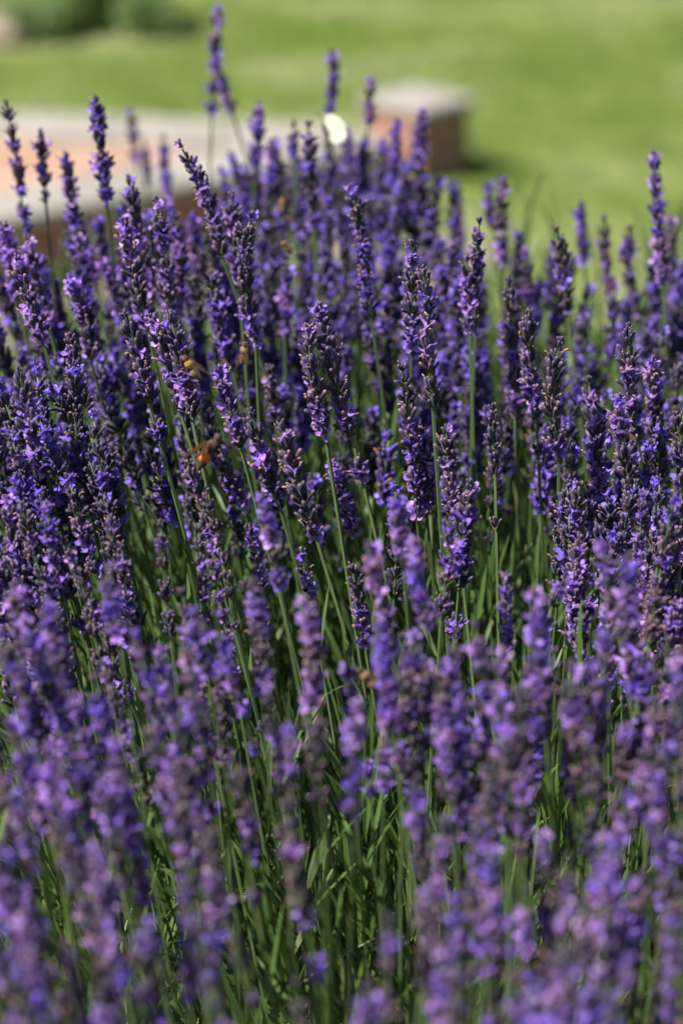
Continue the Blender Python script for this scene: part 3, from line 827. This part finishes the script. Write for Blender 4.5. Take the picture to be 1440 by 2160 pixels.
# ------------------------------------------------------------------ leafy shoots at the foot of the stalks
def foliage(n_shoots):
    vs, fs, sh = [], [], []
    def leaf(p, ax, nrm, L, W, shade, droop):
        sd = ax.cross(nrm).normalized()
        k0 = len(vs)
        for t, w in ((0, .45), (.35, 1.0), (.72, .8)):
            c_ = p + ax*(L*t) + nrm*(droop*L*t*t)
            fold = nrm*(-0.25*W*w)
            vs.extend([c_ - sd*(W*w), c_ + fold, c_ + sd*(W*w)]); sh.extend([shade, shade*.8, shade])
        vs.append(p + ax*L + nrm*(droop*L)); sh.append(min(1, shade+.15))
        for a in (0, 3):
            for b_ in (0, 1):
                fs.append((k0+a+b_, k0+a+b_+1, k0+a+b_+4)); fs.append((k0+a+b_, k0+a+b_+4, k0+a+b_+3))
        fs.append((k0+6, k0+7, k0+9)); fs.append((k0+7, k0+8, k0+9))
    R = random.Random(77)
    for i in range(n_shoots):
        x = R.uniform(-0.62, 0.62); y = R.uniform(0.60, 1.66)
        # fan outward from the middle of the bush
        v = Vector((x-BUSH.x, (y-BUSH.y)*0.6, 0))
        lean = v*R.uniform(.5, 1.0) + Vector((R.gauss(0, .12), R.gauss(0, .12), 0))
        top = 0.495 - 0.06*(v.length/0.6)**2 + R.gauss(0, .035)
        if R.random() < .25: top -= R.uniform(.04, .16)
        H_ = R.uniform(.12, .22)
        ax = (Vector((0, 0, 1)) + Vector((lean.x*2.1, lean.y*1.5, 0))).normalized()
        foot = Vector((x, y, top)) - ax*H_
        pale = R.random()
        base = R.uniform(.1, .65) + (.35 if pale > .82 else 0)
        ref = ax.orthogonal().normalized(); bi = ax.cross(ref); spin = R.uniform(0, 6.28)
        n = R.randint(6, 9)
        for k in range(n):
            t = .15 + .85*k/(n-1)
            for sgn in (0, math.pi):
                an = spin + k*1.57 + sgn + R.gauss(0, .3)
                out = ref*math.cos(an) + bi*math.sin(an)
                tilt = R.uniform(.25, .75)*(1.05-.6*t)
                la = (ax*math.cos(tilt) + out*math.sin(tilt)).normalized()
                nr = (ax*math.sin(tilt) - out*math.cos(tilt)).normalized()
                leaf(foot + ax*(H_*t), la, nr, R.uniform(.032, .062)*(1.1-.35*t), R.uniform(.0008, .0014), max(0, min(1, base+R.gauss(0, .13))), R.uniform(-.22, .10))
    return vs, fs, sh
vs, fs, sh = foliage(5000)
tag(link('lavender_foliage', big_mesh('lavender_foliage', np.array([tuple(p) for p in vs]), np.array(fs), [M['leaf']], sh)), 'narrow green lavender leaves growing under the flower stalks', 'foliage', kind='stuff')

# a broad bright grass blade at the side of the bed
mb = MB()
g0 = at(1500, 1150, 1.06); g1 = at(1395, 915, 1.02); g2 = at(1425, 862, 1.0); g3 = at(1500, 850, .99)
prev = None
for k in range(15):
    t = k/14; a = (1-t)
    p = g0*(a**3) + g1*(3*a*a*t) + g2*(3*a*t*t) + g3*(t**3)
    w = 0.0030*math.sin(math.pi*min(1, .25+.75*(1-t)))+.0003
    l_ = mb.vert(p+Vector((0, w*.6, w)), .5); c_ = mb.vert(p+Vector((0, -w*.3, w*.1)), .6); r__ = mb.vert(p-Vector((0, w*.5, w)), .5)
    if prev: mb.face((prev[0], prev[1], c_, l_)); mb.face((prev[1], prev[2], r__, c_))
    prev = (l_, c_, r__)
o = tag(link('grass_blade', mb.mesh('grass_blade', [M['grass']])), 'bright green arching grass blade beside the lavender', 'grass blade')

# ------------------------------------------------------------------ insects
def insect(name, pos, head_dir, up, size, bands, wing, label, cat, spread, group=None):
    """continuous body along +x (head) with colour bands, two pairs of wings, six legs, two antennae"""
    f_ = head_dir.normalized(); u_ = (up - f_*up.dot(f_)).normalized(); s_ = u_.cross(f_)
    q = Matrix((f_, s_, u_)).transposed().to_quaternion()
    root = tag(link(name, None, loc=pos, rot=q, scale=size/0.014), label, cat, group)
    prof = [(7.0, .15, 'h'), (6.6, 1.1, 'h'), (5.6, 1.5, 'h'), (4.6, 1.1, 'h'), (4.3, .8, 't'), (3.7, 1.7, 't'), (2.4, 2.25, 't'), (1.0, 2.0, 't'), (.1, .9, 't'), (-.3, .8, 'a'), (-1.2, 1.9, 'd'), (-2.4, 2.2, 'b'),
            (-3.3, 2.15, 'd'), (-4.2, 1.9, 'c'), (-5.2, 1.5, 'a'), (-6.2, .9, 'c'), (-7.0, .15, 'a')]
    mb = MB(); cols = []
    n = 12
    for x, rad, k in prof:
        for j in range(n):
            a = 2*math.pi*j/n
            sag = -0.05*(x+1)**2*.25 if x < -1 else 0
            mb.vert((x*.001, rad*.001*math.cos(a), (rad*.92*math.sin(a)+sag)*.001)); cols.append(bands.get(k, bands['b']))
    for i in range(len(prof)-1):
        for j in range(n):
            mb.face((i*n+j, (i+1)*n+j, (i+1)*n+(j+1) % n, i*n+(j+1) % n))
    me = mb.mesh('body', [M['bee']])
    ca = me.attributes.new('tint', 'FLOAT_COLOR', 'POINT')
    ca.data.foreach_set('color', [c_ for t in cols for c_ in (*t, 1)])
    link('body', me, root)
    fr = random.Random(int(size*1e6)); mb = MB(); fc = []
    for k in range(420):                                      # short fur on head, thorax and the abdomen's foot
        x, rad, kk = fr.choice(prof[1:12]); a = fr.uniform(0, 6.28); x += fr.uniform(-.5, .5)
        nv = Vector((fr.uniform(-.5, .1), math.cos(a), math.sin(a))).normalized()
        p = Vector((x, rad*.93*math.cos(a), rad*.88*math.sin(a))); t_ = nv.cross(Vector((1, .2, .1))).normalized()*.07
        e = p + nv*fr.uniform(.5, 1.0)
        mb.face((mb.vert((p-t_)*.001), mb.vert((p+t_)*.001), mb.vert(e*.001))); fc += [bands.get(kk, bands['b'])]*3
    fm = mb.mesh('fur', [M['bee']]); fa = fm.attributes.new('tint', 'FLOAT_COLOR', 'POINT')
    fa.data.foreach_set('color', [c_ for t in fc for c_ in (*t, 1)])
    link('fur', fm, root)
    for sgn in (-1, 1):
        for L, W, x0, an in ((9.5, 3.0, 2.6, spread), (6.5, 2.3, 1.4, spread*.8)):
            mb = MB(); prev = None
            dirv = Vector((-math.cos(an), sgn*math.sin(an), .28)).normalized(); sdv = dirv.cross(Vector((0, 0, 1))).normalized()
            for k in range(7):
                t = k/6; w = W*.5*math.sin(math.pi*min(.96, .06+.9*t**.8))
                c_ = Vector((x0, sgn*1.2, 1.9)) + dirv*(L*t)
                a = mb.vert((c_+sdv*w)*.001); b_ = mb.vert((c_-sdv*w+Vector((0, 0, .15)))*.001)
                if prev: mb.face((prev[0], prev[1], b_, a))
                prev = (a, b_)
            link('wing', mb.mesh('wing', [wing]), root)
        for x0, x1 in ((3.4, 5.0), (2.2, 2.2), (1.0, -1.2)):
            mb = MB()
            mb.tube([Vector((x0, sgn*1.2, -1.2))*.001, Vector(((x0+x1)/2, sgn*3.0, -1.6))*.001, Vector((x1, sgn*3.3, -3.8))*.001, Vector((x1+.4, sgn*3.6, -4.6))*.001], [.00030, .00028, .0002, .00012], 5)
            link('leg', mb.mesh('leg', [M['leg']]), root)
        mb = MB(); mb.tube([Vector((6.6, sgn*.5, .7))*.001, Vector((7.8, sgn*1.0, 1.6))*.001, Vector((9.2, sgn*1.5, 1.0))*.001], [.00014, .00014, .0001], 4)
        link('antenna', mb.mesh('antenna', [M['leg']]), root)
    return root
HON = {'h': (.05, .03, .015), 't': (.22, .10, .022), 'a': (.03, .016, .008), 'b': (.14, .07, .02)}
YEL = {'h': (.12, .06, .012), 't': (.34, .16, .025), 'a': (.05, .03, .012), 'b': (.20, .12, .035)}
DRK = {'h': (.04, .018, .008), 't': (.055, .024, .009), 'a': (.022, .011, .007), 'c': (.05, .02, .008), 'b': (.62, .15, .006)}
TAN = {'h': (.10, .06, .03), 't': (.24, .13, .065), 'a': (.05, .03, .018), 'b': (.20, .11, .05)}
v2 = lambda a, b_, c_: (RIGHT*a + UP*b_ + FWD*c_)
insect('bee', at(404, 776, .985), v2(-.55, .8, -.25), v2(.5, .4, -.7), .0120, YEL, M['bee_wing'], 'yellow headed bee clinging to the side of a sharp spike', 'bee', .14, 'bees on the lavender')
insect('winged_insect', at(440, 952, .955), v2(.55, .84, .1), v2(-.75, .2, -.55), .0170, DRK, M['brown_wing'], 'dark brown winged insect with an orange band flying among the stalks', 'insect', .22)
insect('bee', at(776, 1432, .86), v2(-.6, .6, -.3), v2(.3, .7, -.5), .0120, TAN, M['bee_wing'], 'blurred tan bee on the blurred front row below the leafy gap', 'bee', .16, 'bees on the lavender')
insect('bee', at(603, 518, 1.14), v2(-.5, .75, -.3), v2(-.5, .3, -.8), .0100, HON, M['bee_wing'], 'dark bodied bee with orange back high in the middle clump', 'bee', .14, 'bees on the lavender')
insect('bee', at(594, 432, 1.24), v2(.2, .9, -.2), v2(-.2, .3, -.9), .0110, HON, M['bee_wing'], 'faint orange bee highest in the middle clump, under the butterfly', 'bee', .14, 'bees on the lavender')
insect('bee', at(515, 746, 1.05), v2(.1, .8, -.5), v2(0, .5, -.8), .0120, TAN, M['bee_wing'], 'tan furry bee under a thick blurred spike', 'bee', .14, 'bees on the lavender')
# white butterfly with closed wings
bf = at(700, 275, 1.22)
root = tag(link('butterfly', None, loc=bf), 'cream white butterfly resting with closed wings on the lavender', 'butterfly')
for k, zoff in enumerate((-.0010, .0010)):
    for nm, pts in (('forewing', [(-.2, -.2), (-.6, .6), (-.5, 1.25), (.0, 1.35), (.7, 1.0), (1.2, .3), (1.0, -.1), (.4, -.25)]),
                    ('hindwing', [(-.1, -.3), (.5, -.15), (1.1, .0), (1.25, -.45), (.9, -1.0), (.3, -1.2), (-.2, -.8)])):
        mb = MB()
        f0 = [mb.vert(RIGHT*(x*.0062) + UP*(y*.0061) + FWD*(zoff*(1+.8*max(0, y)+.6*max(0, x)) + (.0004 if nm == 'hindwing' else 0)*(1 if k else -1))) for x, y in pts]
        cc = mb.vert(RIGHT*(.3*.0062) + UP*((.4 if nm == 'forewing' else -.5)*.0061) + FWD*(zoff*1.9))
        for j in range(len(f0)): mb.face((cc, f0[j], f0[(j+1) % len(f0)]))
        link(nm, mb.mesh(nm, [M['butterfly']]), root)
mb = MB(); bp = [(-.75, .55), (-.7, .2), (-.55, -.3), (-.4, -.9), (-.3, -1.3)]
mb.tube([RIGHT*(x*.0062)+UP*(y*.0061) for x, y in bp], [.0007, .0011, .0010, .0008, .0003], 8)
link('body', mb.mesh('body', [M['butterfly_body']]), root)
for sgn in (-1, 1):
    mb = MB(); mb.tube([RIGHT*(-.75*.0062)+UP*(.6*.0061), RIGHT*(-1.1*.0062)+UP*(1.3*.0061)+FWD*(sgn*.002), RIGHT*(-1.2*.0062)+UP*(1.5*.0061)+FWD*(sgn*.0025)], [.00012, .00012, .0003], 4)
    link('antenna', mb.mesh('antenna', [M['leg']]), root)
